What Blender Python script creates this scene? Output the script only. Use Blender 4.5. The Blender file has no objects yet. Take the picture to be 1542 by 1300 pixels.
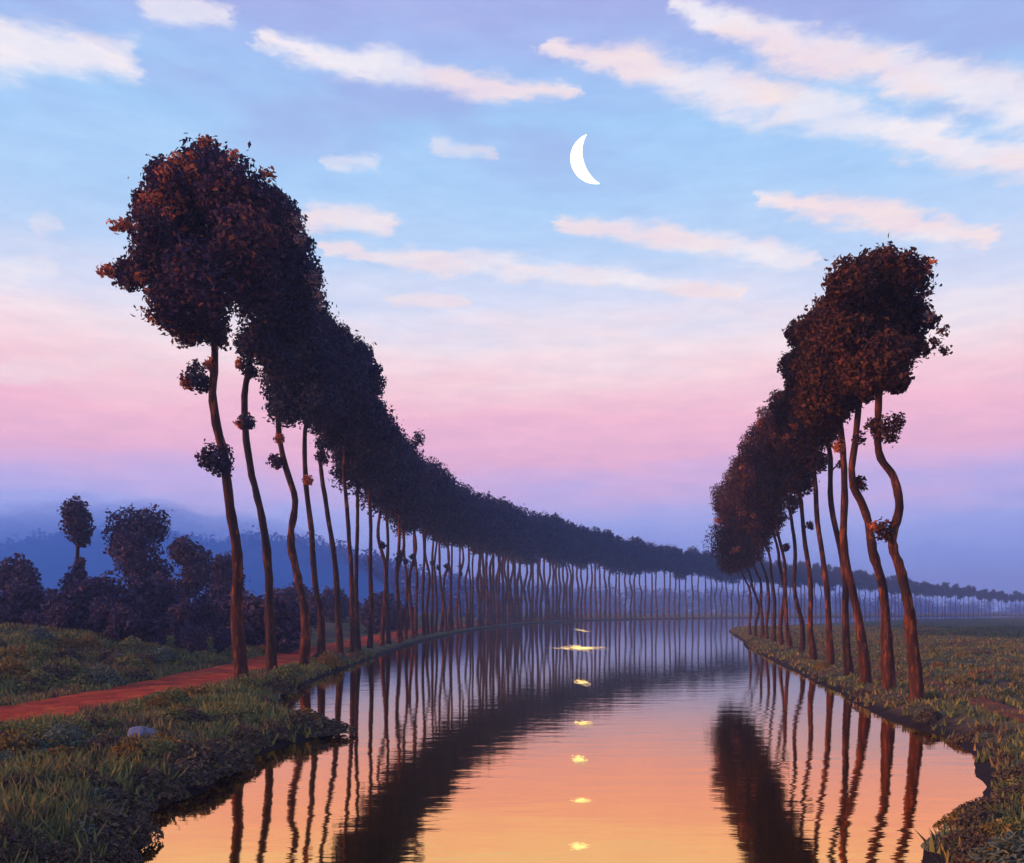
import bpy, math, random
import numpy as np
from mathutils import Vector
R = math.radians
rng = np.random.default_rng(7)
random.seed(7)
scene = bpy.context.scene
COL = scene.collection

# ------------------------------------------------------------------ camera
CAMZ, F, HY, CX = 3.3, 1335.0, 918.0, 771.0
cam_d = bpy.data.cameras.new("camera")
cam_d.sensor_width = 36; cam_d.lens = F / 1542 * 36
cam_d.shift_y = (HY - 650) / 1542
cam_d.clip_end = 8000; cam_d.clip_start = 0.1
cam = bpy.data.objects.new("camera", cam_d); COL.objects.link(cam)
cam.location = (0, 0, CAMZ); cam.rotation_euler = (R(90), 0, 0)
scene.camera = cam
scene.view_settings.view_transform = 'Standard'; scene.view_settings.look = 'None'
scene.view_settings.exposure = 0.0; scene.view_settings.gamma = 1.0
scene.cycles.max_bounces = 6; scene.cycles.diffuse_bounces = 2; scene.cycles.glossy_bounces = 3
scene.cycles.transmission_bounces = 2; scene.cycles.volume_bounces = 1; scene.cycles.transparent_max_bounces = 8
scene.cycles.use_denoising = True

# ------------------------------------------------------------------ node helpers
def lin(r, g, b):
    f = lambda c: (c / 255 / 12.92) if c / 255 <= 0.04045 else ((c / 255 + 0.055) / 1.055) ** 2.4
    return (f(r), f(g), f(b), 1.0)

class NT:
    def __init__(s, nt): s.nt = nt; s.n = nt.nodes; s.l = nt.links
    def node(s, t, **k):
        n = s.n.new(t)
        for a, v in k.items(): setattr(n, a, v)
        return n
    def set(s, sock, v):
        if hasattr(v, 'links') or isinstance(v, bpy.types.NodeSocket): s.l.new(v, sock)
        else: sock.default_value = v
    def m(s, op, a, b=None, c=None, clamp=False):
        n = s.node('ShaderNodeMath', operation=op); n.use_clamp = clamp
        s.set(n.inputs[0], a)
        if b is not None: s.set(n.inputs[1], b)
        if c is not None: s.set(n.inputs[2], c)
        return n.outputs[0]
    def v(s, op, a, b=None, scale=None):
        n = s.node('ShaderNodeVectorMath', operation=op)
        s.set(n.inputs[0], a)
        if b is not None: s.set(n.inputs[1], b)
        if scale is not None: s.set(n.inputs['Scale'], scale)
        return n.outputs['Value'] if op in ('LENGTH', 'DOT_PRODUCT') else n.outputs['Vector']
    def noise(s, vec, scale, detail=3, rough=0.55, color=False):
        n = s.node('ShaderNodeTexNoise'); s.set(n.inputs['Vector'], vec)
        n.inputs['Scale'].default_value = scale; n.inputs['Detail'].default_value = detail
        n.inputs['Roughness'].default_value = rough
        return n.outputs['Color'] if color else n.outputs['Fac']
    def ramp(s, fac, stops, interp='LINEAR'):
        n = s.node('ShaderNodeValToRGB'); e = n.color_ramp.elements
        n.color_ramp.interpolation = interp
        while len(e) < len(stops): e.new(0.5)
        for el, (p, c) in zip(e, stops): el.position = p; el.color = c
        s.set(n.inputs[0], fac); return n.outputs[0]
    def mix(s, fac, a, b, blend='MIX'):
        n = s.node('ShaderNodeMix', data_type='RGBA', blend_type=blend)
        s.set(n.inputs[0], fac); s.set(n.inputs[6], a); s.set(n.inputs[7], b)
        return n.outputs[2]
    def smooth(s, x, lo, hi, a=0.0, b=1.0):
        n = s.node('ShaderNodeMapRange', interpolation_type='SMOOTHSTEP')
        s.set(n.inputs[0], x)
        for i, q in enumerate((lo, hi, a, b)): n.inputs[i + 1].default_value = q
        return n.outputs[0]

# ------------------------------------------------------------------ sky (dusk gradient + streak clouds by direction)
w = bpy.data.worlds.new("World"); scene.world = w; w.use_nodes = True
W = NT(w.node_tree); W.n.clear()
gen = W.node('ShaderNodeTexCoord').outputs['Generated']
sep = W.node('ShaderNodeSeparateXYZ'); W.l.new(gen, sep.inputs[0])
el = W.m('MULTIPLY', W.m('ARCSINE', sep.outputs[2]), 180 / math.pi)
az = W.m('MULTIPLY', W.m('ARCTAN2', sep.outputs[0], sep.outputs[1]), 180 / math.pi)
st = W.v('MULTIPLY', gen, (3.2, 3.2, 17.0))
nz = W.noise(st, 1.6, 4)
nz2 = W.noise(W.v('MULTIPLY', gen, (8, 8, 34)), 2.2, 5, .65)
elw = W.m('ADD', el, W.m('MULTIPLY', W.m('SUBTRACT', nz, 0.5), 5.0))
SKY = [(-8, (132, 152, 228)), (0, (134, 154, 230)), (3.0, (144, 162, 236)), (5.4, (166, 176, 240)), (7.6, (204, 182, 232)),
       (9.8, (238, 184, 214)), (12.2, (249, 192, 212)), (14.4, (250, 212, 220)), (16.4, (246, 228, 234)), (18.4, (222, 224, 243)),
       (21.2, (190, 214, 246)), (25, (172, 208, 246)), (28.3, (164, 204, 245)), (31.5, (162, 192, 240)), (34.5, (168, 176, 230)), (60, (120, 138, 212))]
base = W.ramp(W.m('DIVIDE', W.m('ADD', elw, 10), 72.0), [((e + 10) / 72, lin(*c)) for e, c in SKY])
base = W.mix(1.0, base, W.ramp(nz2, [(0.3, (.93, .94, .97, 1)), (0.7, (1.06, 1.045, 1.03, 1))]), 'MULTIPLY')
# wider violet patches high up
big = W.smooth(W.noise(W.v('MULTIPLY', gen, (2.0, 2.0, 7.0)), 1.7, 3), 0.46, 0.66)
base = W.mix(W.m('MULTIPLY', W.m('MULTIPLY', big, W.smooth(el, 22, 30)), 0.55), base, lin(158, 164, 222))
P = W.node('ShaderNodeCombineXYZ'); W.l.new(az, P.inputs[0]); W.l.new(el, P.inputs[1])
wn = W.noise(W.v('MULTIPLY', gen, (7, 7, 16)), 2.4, 5, 0.62, color=True)
Pw = W.v('ADD', P.outputs[0], W.v('MULTIPLY', W.v('SUBTRACT', wn, (.5, .5, .5)), (5.0, 1.7, 0)))
fr = W.noise(W.v('MULTIPLY', gen, (10, 10, 34)), 2.0, 5, 0.6)
def px_dir(x, y):
    dx, dz = (x - CX) / F, (HY - y) / F
    return (math.degrees(math.atan2(dx, 1)), math.degrees(math.atan2(dz, math.hypot(dx, 1))))
STREAKS = [
    ((-40, 62), (190, 92), 34, 22, .95, 0), ((215, 6), (340, 26), 20, 14, .7, 1),
    ((395, 58), (560, 98), 12, 22, .95, 0), ((560, 98), (850, 138), 22, 10, .85, 0),
    ((1015, 4), (1200, 72), 12, 26, .95, 0), ((1200, 72), (1400, 118), 26, 28, .9, 1), ((1400, 118), (1580, 155), 28, 30, .9, 1),
    ((825, 70), (950, 96), 8, 22, .9, 1), ((950, 96), (1150, 150), 24, 30, .9, 1), ((1150, 150), (1350, 195), 30, 22, .8, 1), ((1350, 195), (1580, 250), 26, 24, .95, 1),
    ((1148, 300), (1300, 325), 10, 24, .95, 0), ((1300, 325), (1490, 360), 24, 10, .95, 0),
    ((845, 335), (1000, 358), 10, 18, .85, 0), ((1000, 358), (1220, 392), 22, 14, .9, 1),
    ((465, 328), (590, 335), 20, 14, .85, 0), ((500, 374), (760, 400), 8, 17, .8, 1), ((760, 400), (1130, 437), 17, 9, .85, 0),
    ((40, 336), (100, 342), 9, 7, .4, 0), ((590, 450), (690, 452), 11, 8, .65, 1), ((655, 222), (740, 226), 8, 7, .5, 0), ((490, 243), (560, 246), 7, 6, .5, 0),
    ((-60, 420), (60, 400), 20, 14, .45, 1), ((-40, 560), (160, 545), 18, 14, .3, 1), ((1380, 470), (1580, 430), 16, 20, .4, 1)]
white_m, pink_m = None, None
for a, b, w0, w1, stg, pk in STREAKS:
    A = np.array(px_dir(*a)); B = np.array(px_dir(*b)); AB = B - A
    k = math.cos(R(B[1])) ** 1  # degrees per pixel shrink off-axis is small
    pa = W.v('SUBTRACT', Pw, (A[0], A[1], 0))
    t = W.m('DIVIDE', W.v('DOT_PRODUCT', pa, (AB[0], AB[1], 0)), float(AB @ AB), clamp=True)
    near = W.v('SCALE', (AB[0], AB[1], 0), scale=t)
    d = W.v('LENGTH', W.v('SUBTRACT', pa, near))
    wd = W.m('MULTIPLY_ADD', t, (w1 - w0) * 0.036, w0 * 0.036 + 0.06)
    q = W.m('ADD', W.m('DIVIDE', d, wd), W.m('MULTIPLY_ADD', fr, 2.0, -1.0))
    msk = W.m('MULTIPLY', W.smooth(q, 1.55, 0.25), stg)
    if pk: pink_m = msk if pink_m is None else W.m('MAXIMUM', pink_m, msk)
    else: white_m = msk if white_m is None else W.m('MAXIMUM', white_m, msk)
cm = W.m('MAXIMUM', pink_m, white_m)
tint = W.smooth(W.noise(W.v('MULTIPLY', gen, (3, 3, 8)), 2.2, 3), .40, .60)
cc = W.mix(tint, W.ramp(nz2, [(.3, lin(232, 230, 243)), (.7, lin(249, 240, 242))]), W.ramp(nz2, [(.3, lin(240, 220, 230)), (.7, lin(250, 230, 226))]))
base = W.mix(cm, base, cc)
bg = W.node('ShaderNodeBackground'); W.l.new(base, bg.inputs[0]); bg.inputs[1].default_value = 1.07
W.l.new(bg.outputs[0], W.node('ShaderNodeOutputWorld').inputs[0])

# ------------------------------------------------------------------ the low sun, behind the viewer's left shoulder
sd_ = bpy.data.lights.new("sun", 'SUN'); sd_.energy = 5.0; sd_.angle = R(1.2); sd_.color = (1.0, 0.40, 0.14)
sun = bpy.data.objects.new("sun", sd_); COL.objects.link(sun)
sun.rotation_euler = Vector((0.955, 0.24, -0.19)).to_track_quat('-Z', 'Y').to_euler()

# ------------------------------------------------------------------ materials
def mat(name):
    m = bpy.data.materials.new(name); m.use_nodes = True
    N = NT(m.node_tree); N.n.clear()
    out = N.node('ShaderNodeOutputMaterial')
    return m, N, out
def principled(N, out, color, rough=0.9, spec=0.2, normal=None, transl=None):
    p = N.node('ShaderNodeBsdfPrincipled'); N.set(p.inputs['Base Color'], color)
    p.inputs['Roughness'].default_value = rough; p.inputs['Specular IOR Level'].default_value = spec
    if normal is not None: N.l.new(normal, p.inputs['Normal'])
    if transl:
        tr = N.node('ShaderNodeBsdfTranslucent'); N.set(tr.inputs[0], color)
        mx = N.node('ShaderNodeMixShader'); mx.inputs[0].default_value = transl
        N.l.new(p.outputs[0], mx.inputs[1]); N.l.new(tr.outputs[0], mx.inputs[2]); N.l.new(mx.outputs[0], out.inputs[0])
    else: N.l.new(p.outputs[0], out.inputs[0])
    return p
def leaf_mat(name, stops, clump=None, cscale=0.5):
    m, N, out = mat(name)
    rnd = N.node('ShaderNodeNewGeometry').outputs['Random Per Island']
    c = N.ramp(rnd, stops)
    if clump:
        pos = N.node('ShaderNodeTexCoord').outputs['Object']
        k = N.smooth(N.noise(pos, cscale, 3), 0.45, 0.68)
        c = N.mix(k, c, N.ramp(rnd, clump))
    principled(N, out, c, 0.85, 0.15, transl=0.2)
    return m
g = lambda a, b, c: (a, b, c, 1)
M = {}
M['leaf_dusk'] = leaf_mat('leaf_dusk', [(0, g(.015, .017, .042)), (.5, g(.031, .029, .070)), (.9, g(.050, .038, .078)), (1, g(.10, .05, .05))],
                          [(0, g(.026, .030, .052)), (.6, g(.054, .058, .092)), (1, g(.09, .08, .10))])
M['leaf_plum'] = leaf_mat('leaf_plum', [(0, g(.018, .015, .040)), (.5, g(.040, .026, .066)), (.9, g(.068, .036, .074)), (1, g(.20, .075, .045))],
                          [(0, g(.03, .018, .04)), (.6, g(.075, .034, .046)), (1, g(.24, .08, .035))], .45)
M['leaf_russet'] = leaf_mat('leaf_russet', [(0, g(.026, .014, .016)), (.5, g(.056, .026, .022)), (.9, g(.10, .042, .025)), (1, g(.18, .065, .03))],
                            [(0, g(.035, .02, .018)), (.5, g(.09, .036, .018)), (1, g(.17, .06, .025))], .6)
M['leaf_autumn_sunlit'] = leaf_mat('leaf_autumn_sunlit', [(0, g(.20, .055, .035)), (.5, g(.50, .14, .05)), (1, g(.70, .26, .10))])  # autumn leaves, brightened to paint the low sun's orange on the crowns
M['leaf_pale'] = leaf_mat('leaf_pale', [(0, g(.10, .07, .09)), (.5, g(.22, .15, .16)), (1, g(.38, .26, .25))])
M['leaf_indigo'] = leaf_mat('leaf_indigo', [(0, g(.034, .026, .060)), (.5, g(.070, .052, .115)), (1, g(.11, .070, .11))],
                            [(0, g(.06, .055, .115)), (.5, g(.095, .070, .11)), (1, g(.13, .085, .08))], .4)
M['leaf_haze_blue'] = leaf_mat('leaf_haze_blue', [(0, g(.055, .13, .42)), (1, g(.085, .17, .50))])  # distance haze painted in as blue leaf colour
M['weed'] = leaf_mat('weed', [(0, g(.060, .075, .040)), (.5, g(.155, .185, .065)), (.85, g(.24, .23, .075)), (1, g(.36, .25, .08))],
                     [(0, g(.08, .056, .054)), (.6, g(.17, .105, .075)), (1, g(.30, .16, .065))], .35)
M['weed_dark'] = leaf_mat('weed_dark', [(0, g(.042, .034, .040)), (.6, g(.105, .082, .062)), (1, g(.19, .15, .07))])
M['weed_ochre'] = leaf_mat('weed_ochre', [(0, g(.09, .07, .022)), (.6, g(.22, .15, .04)), (1, g(.38, .20, .05))])
M['weed_grey'] = leaf_mat('weed_grey', [(0, g(.065, .085, .065)), (.6, g(.12, .15, .11)), (1, g(.20, .23, .17))])

def bark(name, c0, c1, c2):
    m, N, out = mat(name)
    pos = N.node('ShaderNodeTexCoord').outputs['Object']
    st = N.v('MULTIPLY', pos, (9, 9, 1.4))
    n1 = N.noise(st, 1.0, 5, .65); n2 = N.noise(pos, .6, 2)
    c = N.ramp(n1, [(.3, c0), (.55, c1), (.75, c2)])
    c = N.mix(N.smooth(n2, .42, .6, 0, .8), c, c0)
    n3 = N.noise(N.v('MULTIPLY', pos, (3, 3, .9)), 1.3, 3)
    c = N.mix(N.smooth(n3, .56, .68, 0, .75), c, c2)
    b = N.node('ShaderNodeBump'); b.inputs['Strength'].default_value = .7; b.inputs['Distance'].default_value = .04
    N.l.new(n1, b.inputs['Height'])
    principled(N, out, c, .9, .15, b.outputs[0]); return m
M['bark'] = bark('bark', g(.018, .012, .014), g(.045, .020, .016), g(.15, .052, .02))
M['bark_red'] = bark('bark_red', g(.022, .012, .013), g(.07, .024, .015), g(.24, .075, .024))

# terrain
m, N, out = mat('ground'); M['ground'] = m
pos = N.node('ShaderNodeNewGeometry').outputs['Position']
a = N.noise(pos, .22, 5, .6); b = N.noise(pos, 1.3, 5, .65); c = N.noise(pos, .06, 3)
col = N.ramp(b, [(.30, g(.034, .030, .028)), (.46, g(.075, .070, .034)), (.6, g(.13, .12, .042)), (.75, g(.20, .14, .045))])
col = N.mix(N.smooth(a, .44, .62), col, N.ramp(b, [(.3, g(.045, .034, .034)), (.6, g(.11, .068, .045)), (.8, g(.19, .09, .045))]))
col = N.mix(N.smooth(c, .5, .62, 0, .6), col, N.ramp(b, [(.3, g(.05, .065, .034)), (.7, g(.13, .15, .05))]))
sp = N.node('ShaderNodeSeparateXYZ'); N.l.new(pos, sp.inputs[0])
wet = N.smooth(N.m('ADD', sp.outputs[2], N.m('MULTIPLY', N.m('SUBTRACT', b, .5), .25)), .08, .34)
col = N.mix(wet, g(.016, .013, .015), col)
bm_ = N.node('ShaderNodeBump'); bm_.inputs['Strength'].default_value = .9; bm_.inputs['Distance'].default_value = .12
N.l.new(b, bm_.inputs['Height'])
principled(N, out, col, .95, .1, bm_.outputs[0])
def earth(name, c0, c1, c2, moss):
    m, N, out = mat(name)
    pos = N.node('ShaderNodeNewGeometry').outputs['Position']
    n1 = N.noise(pos, 1.1, 5, .65); n2 = N.noise(pos, 5, 5, .65); n3 = N.noise(pos, .8, 5, .7)
    col = N.ramp(n1, [(.3, c0), (.5, c1), (.7, c2)])
    col = N.mix(N.smooth(n2, .5, .68, 0, .7), col, g(.06, .03, .028))
    col = N.mix(N.smooth(n3, moss, moss + .12, 0, .8), col, g(.10, .075, .035))
    bb = N.node('ShaderNodeBump'); bb.inputs['Strength'].default_value = .9; bb.inputs['Distance'].default_value = .08; N.l.new(n2, bb.inputs['Height'])
    principled(N, out, col, .95, .1, bb.outputs[0]); return m
M['path'] = earth('red_earth', g(.16, .020, .010), g(.40, .045, .014), g(.58, .12, .025), .60)
M['path_brown'] = earth('brown_earth', g(.09, .035, .022), g(.18, .060, .03), g(.30, .085, .035), .48)
m, N, out = mat('stone'); M['stone'] = m
pos = N.node('ShaderNodeTexCoord').outputs['Object']
principled(N, out, N.ramp(N.noise(pos, 4, 5, .6), [(.3, g(.07, .085, .14)), (.6, g(.15, .18, .28)), (.75, g(.24, .27, .38))]), .7, .3)

# water: dark tinted mirror, Fresnel to clear at grazing angles; small wind ripples, and moon glints set by tilted normals
GLINTS = [(875, 976, 62, 4.0), (873, 976, 18, 8), (874, 949, 13, 4), (877, 1028, 16, 8), (880, 1090, 22, 8), (873, 1145, 20, 12), (876, 1206, 24, 7), (872, 1275, 24, 10)]
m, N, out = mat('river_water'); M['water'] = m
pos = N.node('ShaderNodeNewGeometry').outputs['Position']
wv = N.noise(N.v('MULTIPLY', pos, (1.0, 2.6, 0)), .55, 3, .5)
wv2 = N.noise(N.v('MULTIPLY', pos, (1.0, 3.5, 0)), 2.6, 2, .5)
h = N.m('ADD', N.m('MULTIPLY', wv, .0065), N.m('MULTIPLY', wv2, .0009))
sp = N.node('ShaderNodeSeparateXYZ'); N.l.new(pos, sp.inputs[0])
bb = N.node('ShaderNodeBump'); bb.inputs['Strength'].default_value = 1.0; bb.inputs['Distance'].default_value = 1.0
N.l.new(h, bb.inputs['Height']); nrm = bb.outputs[0]
for gx, gy, rx, ry in GLINTS:     # moon glints: normals tilted so these spots mirror the moon to the camera
    th = (gy - HY) / F; d0 = CAMZ / th; mx = (868 - CX) / F
    x0 = (gx - CX) / F * d0; xm = mx * d0
    dd = CAMZ * F / (gy - ry - HY) - CAMZ * F / (gy + ry - HY)
    rxm, rym = rx / F * d0, dd / 2
    need = math.atan(678 / F) - math.atan(th); t_ = math.tan(need / 2)
    q = N.v('LENGTH', N.v('MULTIPLY', N.v('SUBTRACT', pos, (x0, d0, 0)), (1 / rxm, 1 / rym, 0)))
    nz_ = N.noise(N.v('MULTIPLY', pos, (2.6 / rxm, 8.0 / rym, 0)), 1.0, 4, .6)
    mk = N.smooth(N.m('SUBTRACT', N.m('MULTIPLY_ADD', nz_, 2.3, -.75), N.m('MULTIPLY', q, .8)), -.03, .10)
    fx = N.m('MULTIPLY', N.m('SUBTRACT', sp.outputs[0], xm), -1 / (d0 * 2 * (t_ + th)))
    fc = N.node('ShaderNodeCombineXYZ'); N.l.new(fx, fc.inputs[0]); fc.inputs[1].default_value = -t_; fc.inputs[2].default_value = 1
    mxn = N.node('ShaderNodeMix', data_type='VECTOR'); N.l.new(mk, mxn.inputs[0]); N.l.new(nrm, mxn.inputs[4]); N.l.new(fc.outputs[0], mxn.inputs[5])
    nrm = mxn.outputs[1]
nrm = N.v('NORMALIZE', nrm)
p = N.node('ShaderNodeBsdfPrincipled')
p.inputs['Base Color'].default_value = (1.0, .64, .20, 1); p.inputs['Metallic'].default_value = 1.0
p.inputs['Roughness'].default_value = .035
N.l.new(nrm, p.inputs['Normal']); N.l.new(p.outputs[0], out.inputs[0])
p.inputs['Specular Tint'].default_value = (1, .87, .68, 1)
m, N, out = mat('moonlight'); M['moon'] = m
e = N.node('ShaderNodeEmission'); e.inputs[0].default_value = (1, .965, .88, 1); e.inputs[1].default_value = 2.2
N.l.new(e.outputs[0], out.inputs[0])

# ------------------------------------------------------------------ object helpers
def tag(o, label=None, cat=None, group=None, kind=None):
    if label: o['label'] = label
    if cat: o['category'] = cat
    if group: o['group'] = group
    if kind: o['kind'] = kind
    return o
def empty(name, loc, rz=0.0, sc=1.0):
    o = bpy.data.objects.new(name, None); COL.objects.link(o)
    o.location = loc; o.rotation_euler = (0, 0, rz); o.scale = (sc, sc, sc); o.empty_display_size = .3
    return o
def mesh_np(name, verts, faces, mats, parent=None, smooth=False, midx=None):
    """faces: (n,k) int array or list of such arrays"""
    if not isinstance(faces, list): faces = [faces]
    me = bpy.data.meshes.new(name)
    verts = np.asarray(verts, np.float32); me.vertices.add(len(verts)); me.vertices.foreach_set('co', verts.ravel())
    loops = np.concatenate([f.ravel() for f in faces]).astype(np.int32)
    tot = np.concatenate([np.full(len(f), f.shape[1], np.int32) for f in faces])
    start = np.concatenate([[0], np.cumsum(tot)[:-1]]).astype(np.int32)
    me.loops.add(len(loops)); me.loops.foreach_set('vertex_index', loops)
    me.polygons.add(len(tot)); me.polygons.foreach_set('loop_start', start); me.polygons.foreach_set('loop_total', tot)
    if midx is not None: me.polygons.foreach_set('material_index', np.asarray(midx, np.int32))
    me.polygons.foreach_set('use_smooth', np.full(len(tot), smooth))
    for mm in (mats if isinstance(mats, (list, tuple)) else [mats]): me.materials.append(mm)
    me.update(calc_edges=True); me.validate()
    o = bpy.data.objects.new(name, me); COL.objects.link(o)
    if parent: o.parent = parent
    return o
def copy_tree(o, parent=None):
    c = o.copy(); COL.objects.link(c); c.parent = parent
    for ch in list(o.children): copy_tree(ch, c)
    return c

# ------------------------------------------------------------------ noise and river shape (numpy)
_perm = np.random.default_rng(3).random((64, 64))
def vnoise(x, y):
    xi, yi = np.floor(x).astype(int), np.floor(y).astype(int); fx, fy = x - xi, y - yi
    fx = fx * fx * (3 - 2 * fx); fy = fy * fy * (3 - 2 * fy)
    q = lambda i, j: _perm[i % 64, j % 64]
    return (q(xi, yi) * (1 - fx) + q(xi + 1, yi) * fx) * (1 - fy) + (q(xi, yi + 1) * (1 - fx) + q(xi + 1, yi + 1) * fx) * fy - .5
def fbm(x, y, s): return vnoise(x / s, y / s) + .5 * vnoise(x / s * 2.1 + 9, y / s * 2.1 + 5) + .25 * vnoise(x / s * 4.3 + 3, y / s * 4.3 + 17)
LB = [(-6, -60), (-5.4, 0), (-5.1, 11.5), (-5.6, 12.9), (-6.0, 14.8), (-5.7, 16.4), (-5.7, 20.6), (-4.7, 23.4), (-5.6, 25.2), (-7.4, 28.5), (-8.8, 34.7), (-9.2, 42),
      (-9.4, 50), (-9.3, 75), (-8.6, 105), (-6, 140), (0, 184), (9, 222), (24, 262), (50, 302), (90, 340), (150, 385), (230, 440), (400, 520), (900, 690)]
RB = [(900, 600), (400, 450), (250, 372), (122, 268), (82, 212), (58, 178), (45, 158), (37, 147), (31.5, 128), (26.8, 105), (23.6, 90), (20, 75),
      (15.2, 48), (12.0, 31), (10.9, 21.8), (9.2, 17.5), (8.3, 15.6), (7.0, 13.6), (5.3, 11.5), (5.0, 8), (5.5, 0), (6, -60)]
def catmull(p, n=6):
    p = np.array(p, float); o = []
    for i in range(len(p) - 1):
        p0, p1, p2, p3 = p[max(i - 1, 0)], p[i], p[i + 1], p[min(i + 2, len(p) - 1)]
        for t in np.linspace(0, 1, n, endpoint=False):
            o.append(.5 * ((2 * p1) + (-p0 + p2) * t + (2 * p0 - 5 * p1 + 4 * p2 - p3) * t * t + (-p0 + 3 * p1 - 3 * p2 + p3) * t ** 3))
    o.append(p[-1]); return np.array(o)
LBs, RBs = catmull(LB, 4), catmull(RB, 4)
POLY = np.vstack([LBs, RBs])
def seg_dist(px, py, line):
    if np.size(px) == 1:
        a, b = line[:-1], line[1:]; ab = b - a; q = np.array([float(np.ravel(px)[0]), float(np.ravel(py)[0])]) - a
        t = np.clip((q * ab).sum(1) / ((ab * ab).sum(1) + 1e-9), 0, 1)
        return np.full(np.shape(px), np.sqrt(((q - ab * t[:, None]) ** 2).sum(1).min()))
    best = np.full(px.shape, 1e9)
    for a, b in zip(line[:-1], line[1:]):
        ab = b - a; L = ab @ ab + 1e-9
        t = np.clip(((px - a[0]) * ab[0] + (py - a[1]) * ab[1]) / L, 0, 1)
        best = np.minimum(best, (px - a[0] - t * ab[0]) ** 2 + (py - a[1] - t * ab[1]) ** 2)
    return np.sqrt(best)
def river_sd(px, py):
    px, py = np.asarray(px, float), np.asarray(py, float)
    d = seg_dist(px, py, np.vstack([POLY, POLY[:1]])); ins = np.zeros(px.shape, bool)
    P2 = np.roll(POLY, -1, 0)
    if px.size == 1:
        y1, y2, x1, x2 = POLY[:, 1], P2[:, 1], POLY[:, 0], P2[:, 0]; dy = np.where(y2 == y1, 1, y2 - y1)
        c = ((y1 > py) != (y2 > py)) & (px < (x2 - x1) * (py - y1) / dy + x1)
        return np.where(c.sum() % 2 == 1, -d, d)
    for (x1, y1), (x2, y2) in zip(POLY, P2):
        if y1 == y2: continue
        c = ((y1 > py) != (y2 > py)) & (px < (x2 - x1) * (py - y1) / (y2 - y1) + x1); ins ^= c
    return np.where(ins, -d, d)
PATH_L = catmull([(-19, 6), (-16.3, 14), (-14.2, 20), (-13.2, 26), (-12.7, 33), (-12.9, 43), (-13.2, 60), (-13.2, 100), (-11, 140), (-6, 178)], 8)
PATH_R = catmull([(9, 11), (11.6, 17), (13.2, 22), (14.3, 27), (15.8, 33), (17.6, 41), (20.6, 55), (24, 70)], 8)
sstep = lambda x, a, b: (lambda t: t * t * (3 - 2 * t))(np.clip((x - a) / (b - a), 0, 1))
def height(px, py):
    px, py = np.asarray(px, float), np.asarray(py, float)
    sd = river_sd(px, py) + fbm(px, py, 1.6) * .22 * sstep(60 - py, 0, 30) + fbm(px, py, 7) * .4
    hh = np.where(sd < 0, np.maximum(sd * .5, -1.5), .48 * (1 - np.exp(-np.maximum(sd, 0) / .7)))
    rough = .30 * fbm(px, py, 2.6) * sstep(sd, .3, 2) * sstep(90 - py, 0, 40) + .5 * fbm(px, py, 9) * sstep(sd, 2, 8)
    dl, dr = seg_dist(px, py, PATH_L), seg_dist(px, py, PATH_R)
    flat = np.minimum(sstep(dl, 1.7, 2.8), sstep(dr, .6, 1.4)); rough = rough * flat
    left = sstep(-px, 14.6, 25) * sstep(py, 10, 40)
    hh = hh + rough + left * (1.35 + .9 * fbm(px, py, 6))
    return hh
def gz(x, y):
    i = int(np.clip(np.searchsorted(gx, x) - 1, 0, nx - 2)); j = int(np.clip(np.searchsorted(gy, y) - 1, 0, ny - 2))
    u, v = np.clip((x - gx[i]) / (gx[i + 1] - gx[i]), 0, 1), np.clip((y - gy[j]) / (gy[j + 1] - gy[j]), 0, 1)
    return float((ZG[j, i] * (1 - u) + ZG[j, i + 1] * u) * (1 - v) + (ZG[j + 1, i] * (1 - u) + ZG[j + 1, i + 1] * u) * v)
def ground_at(px, py, x0=CX):
    """where the sight line through a spot of the picture meets the ground"""
    dx, dz = (px - CX) / F, (HY - py) / F
    d = 8.0
    while d < 900:
        if CAMZ + dz * d <= gz(dx * d, d): break
        d *= 1.01
    return dx * d, d

# ------------------------------------------------------------------ ground, paths, water
def axis(segs):
    o = []
    for a, b, n in segs: o.append(np.linspace(a, b, n, endpoint=False))
    return np.concatenate(o + [[segs[-1][1]]])
gx = axis([(-880, -300, 12), (-300, -80, 40), (-80, -34, 60), (-34, 34, 270), (34, 90, 70), (90, 320, 90), (320, 980, 30)])
gy = axis([(-70, 5, 20), (5, 70, 260), (70, 180, 150), (180, 420, 130), (420, 700, 40), (700, 1290, 15)])
GX, GY = np.meshgrid(gx, gy); Z = height(GX.ravel(), GY.ravel())
V = np.stack([GX.ravel(), GY.ravel(), Z], 1); nx, ny = len(gx), len(gy); ZG = Z.reshape(ny, nx)
idx = np.arange(nx * ny).reshape(ny, nx)
FA = np.stack([idx[:-1, :-1], idx[:-1, 1:], idx[1:, 1:], idx[1:, :-1]], -1).reshape(-1, 4)
tag(mesh_np('ground', V, FA, M['ground'], smooth=True), kind='structure')
wx, wy = axis([(-60, 900, 48)]), axis([(-60, 800, 43)])
WX, WY = np.meshgrid(wx, wy); wi = np.arange(WX.size).reshape(WX.shape)
tag(mesh_np('river_water', np.stack([WX.ravel(), WY.ravel(), 0 * WX.ravel()], 1),
            np.stack([wi[:-1, :-1], wi[:-1, 1:], wi[1:, 1:], wi[1:, :-1]], -1).reshape(-1, 4), M['water']), kind='structure')
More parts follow.
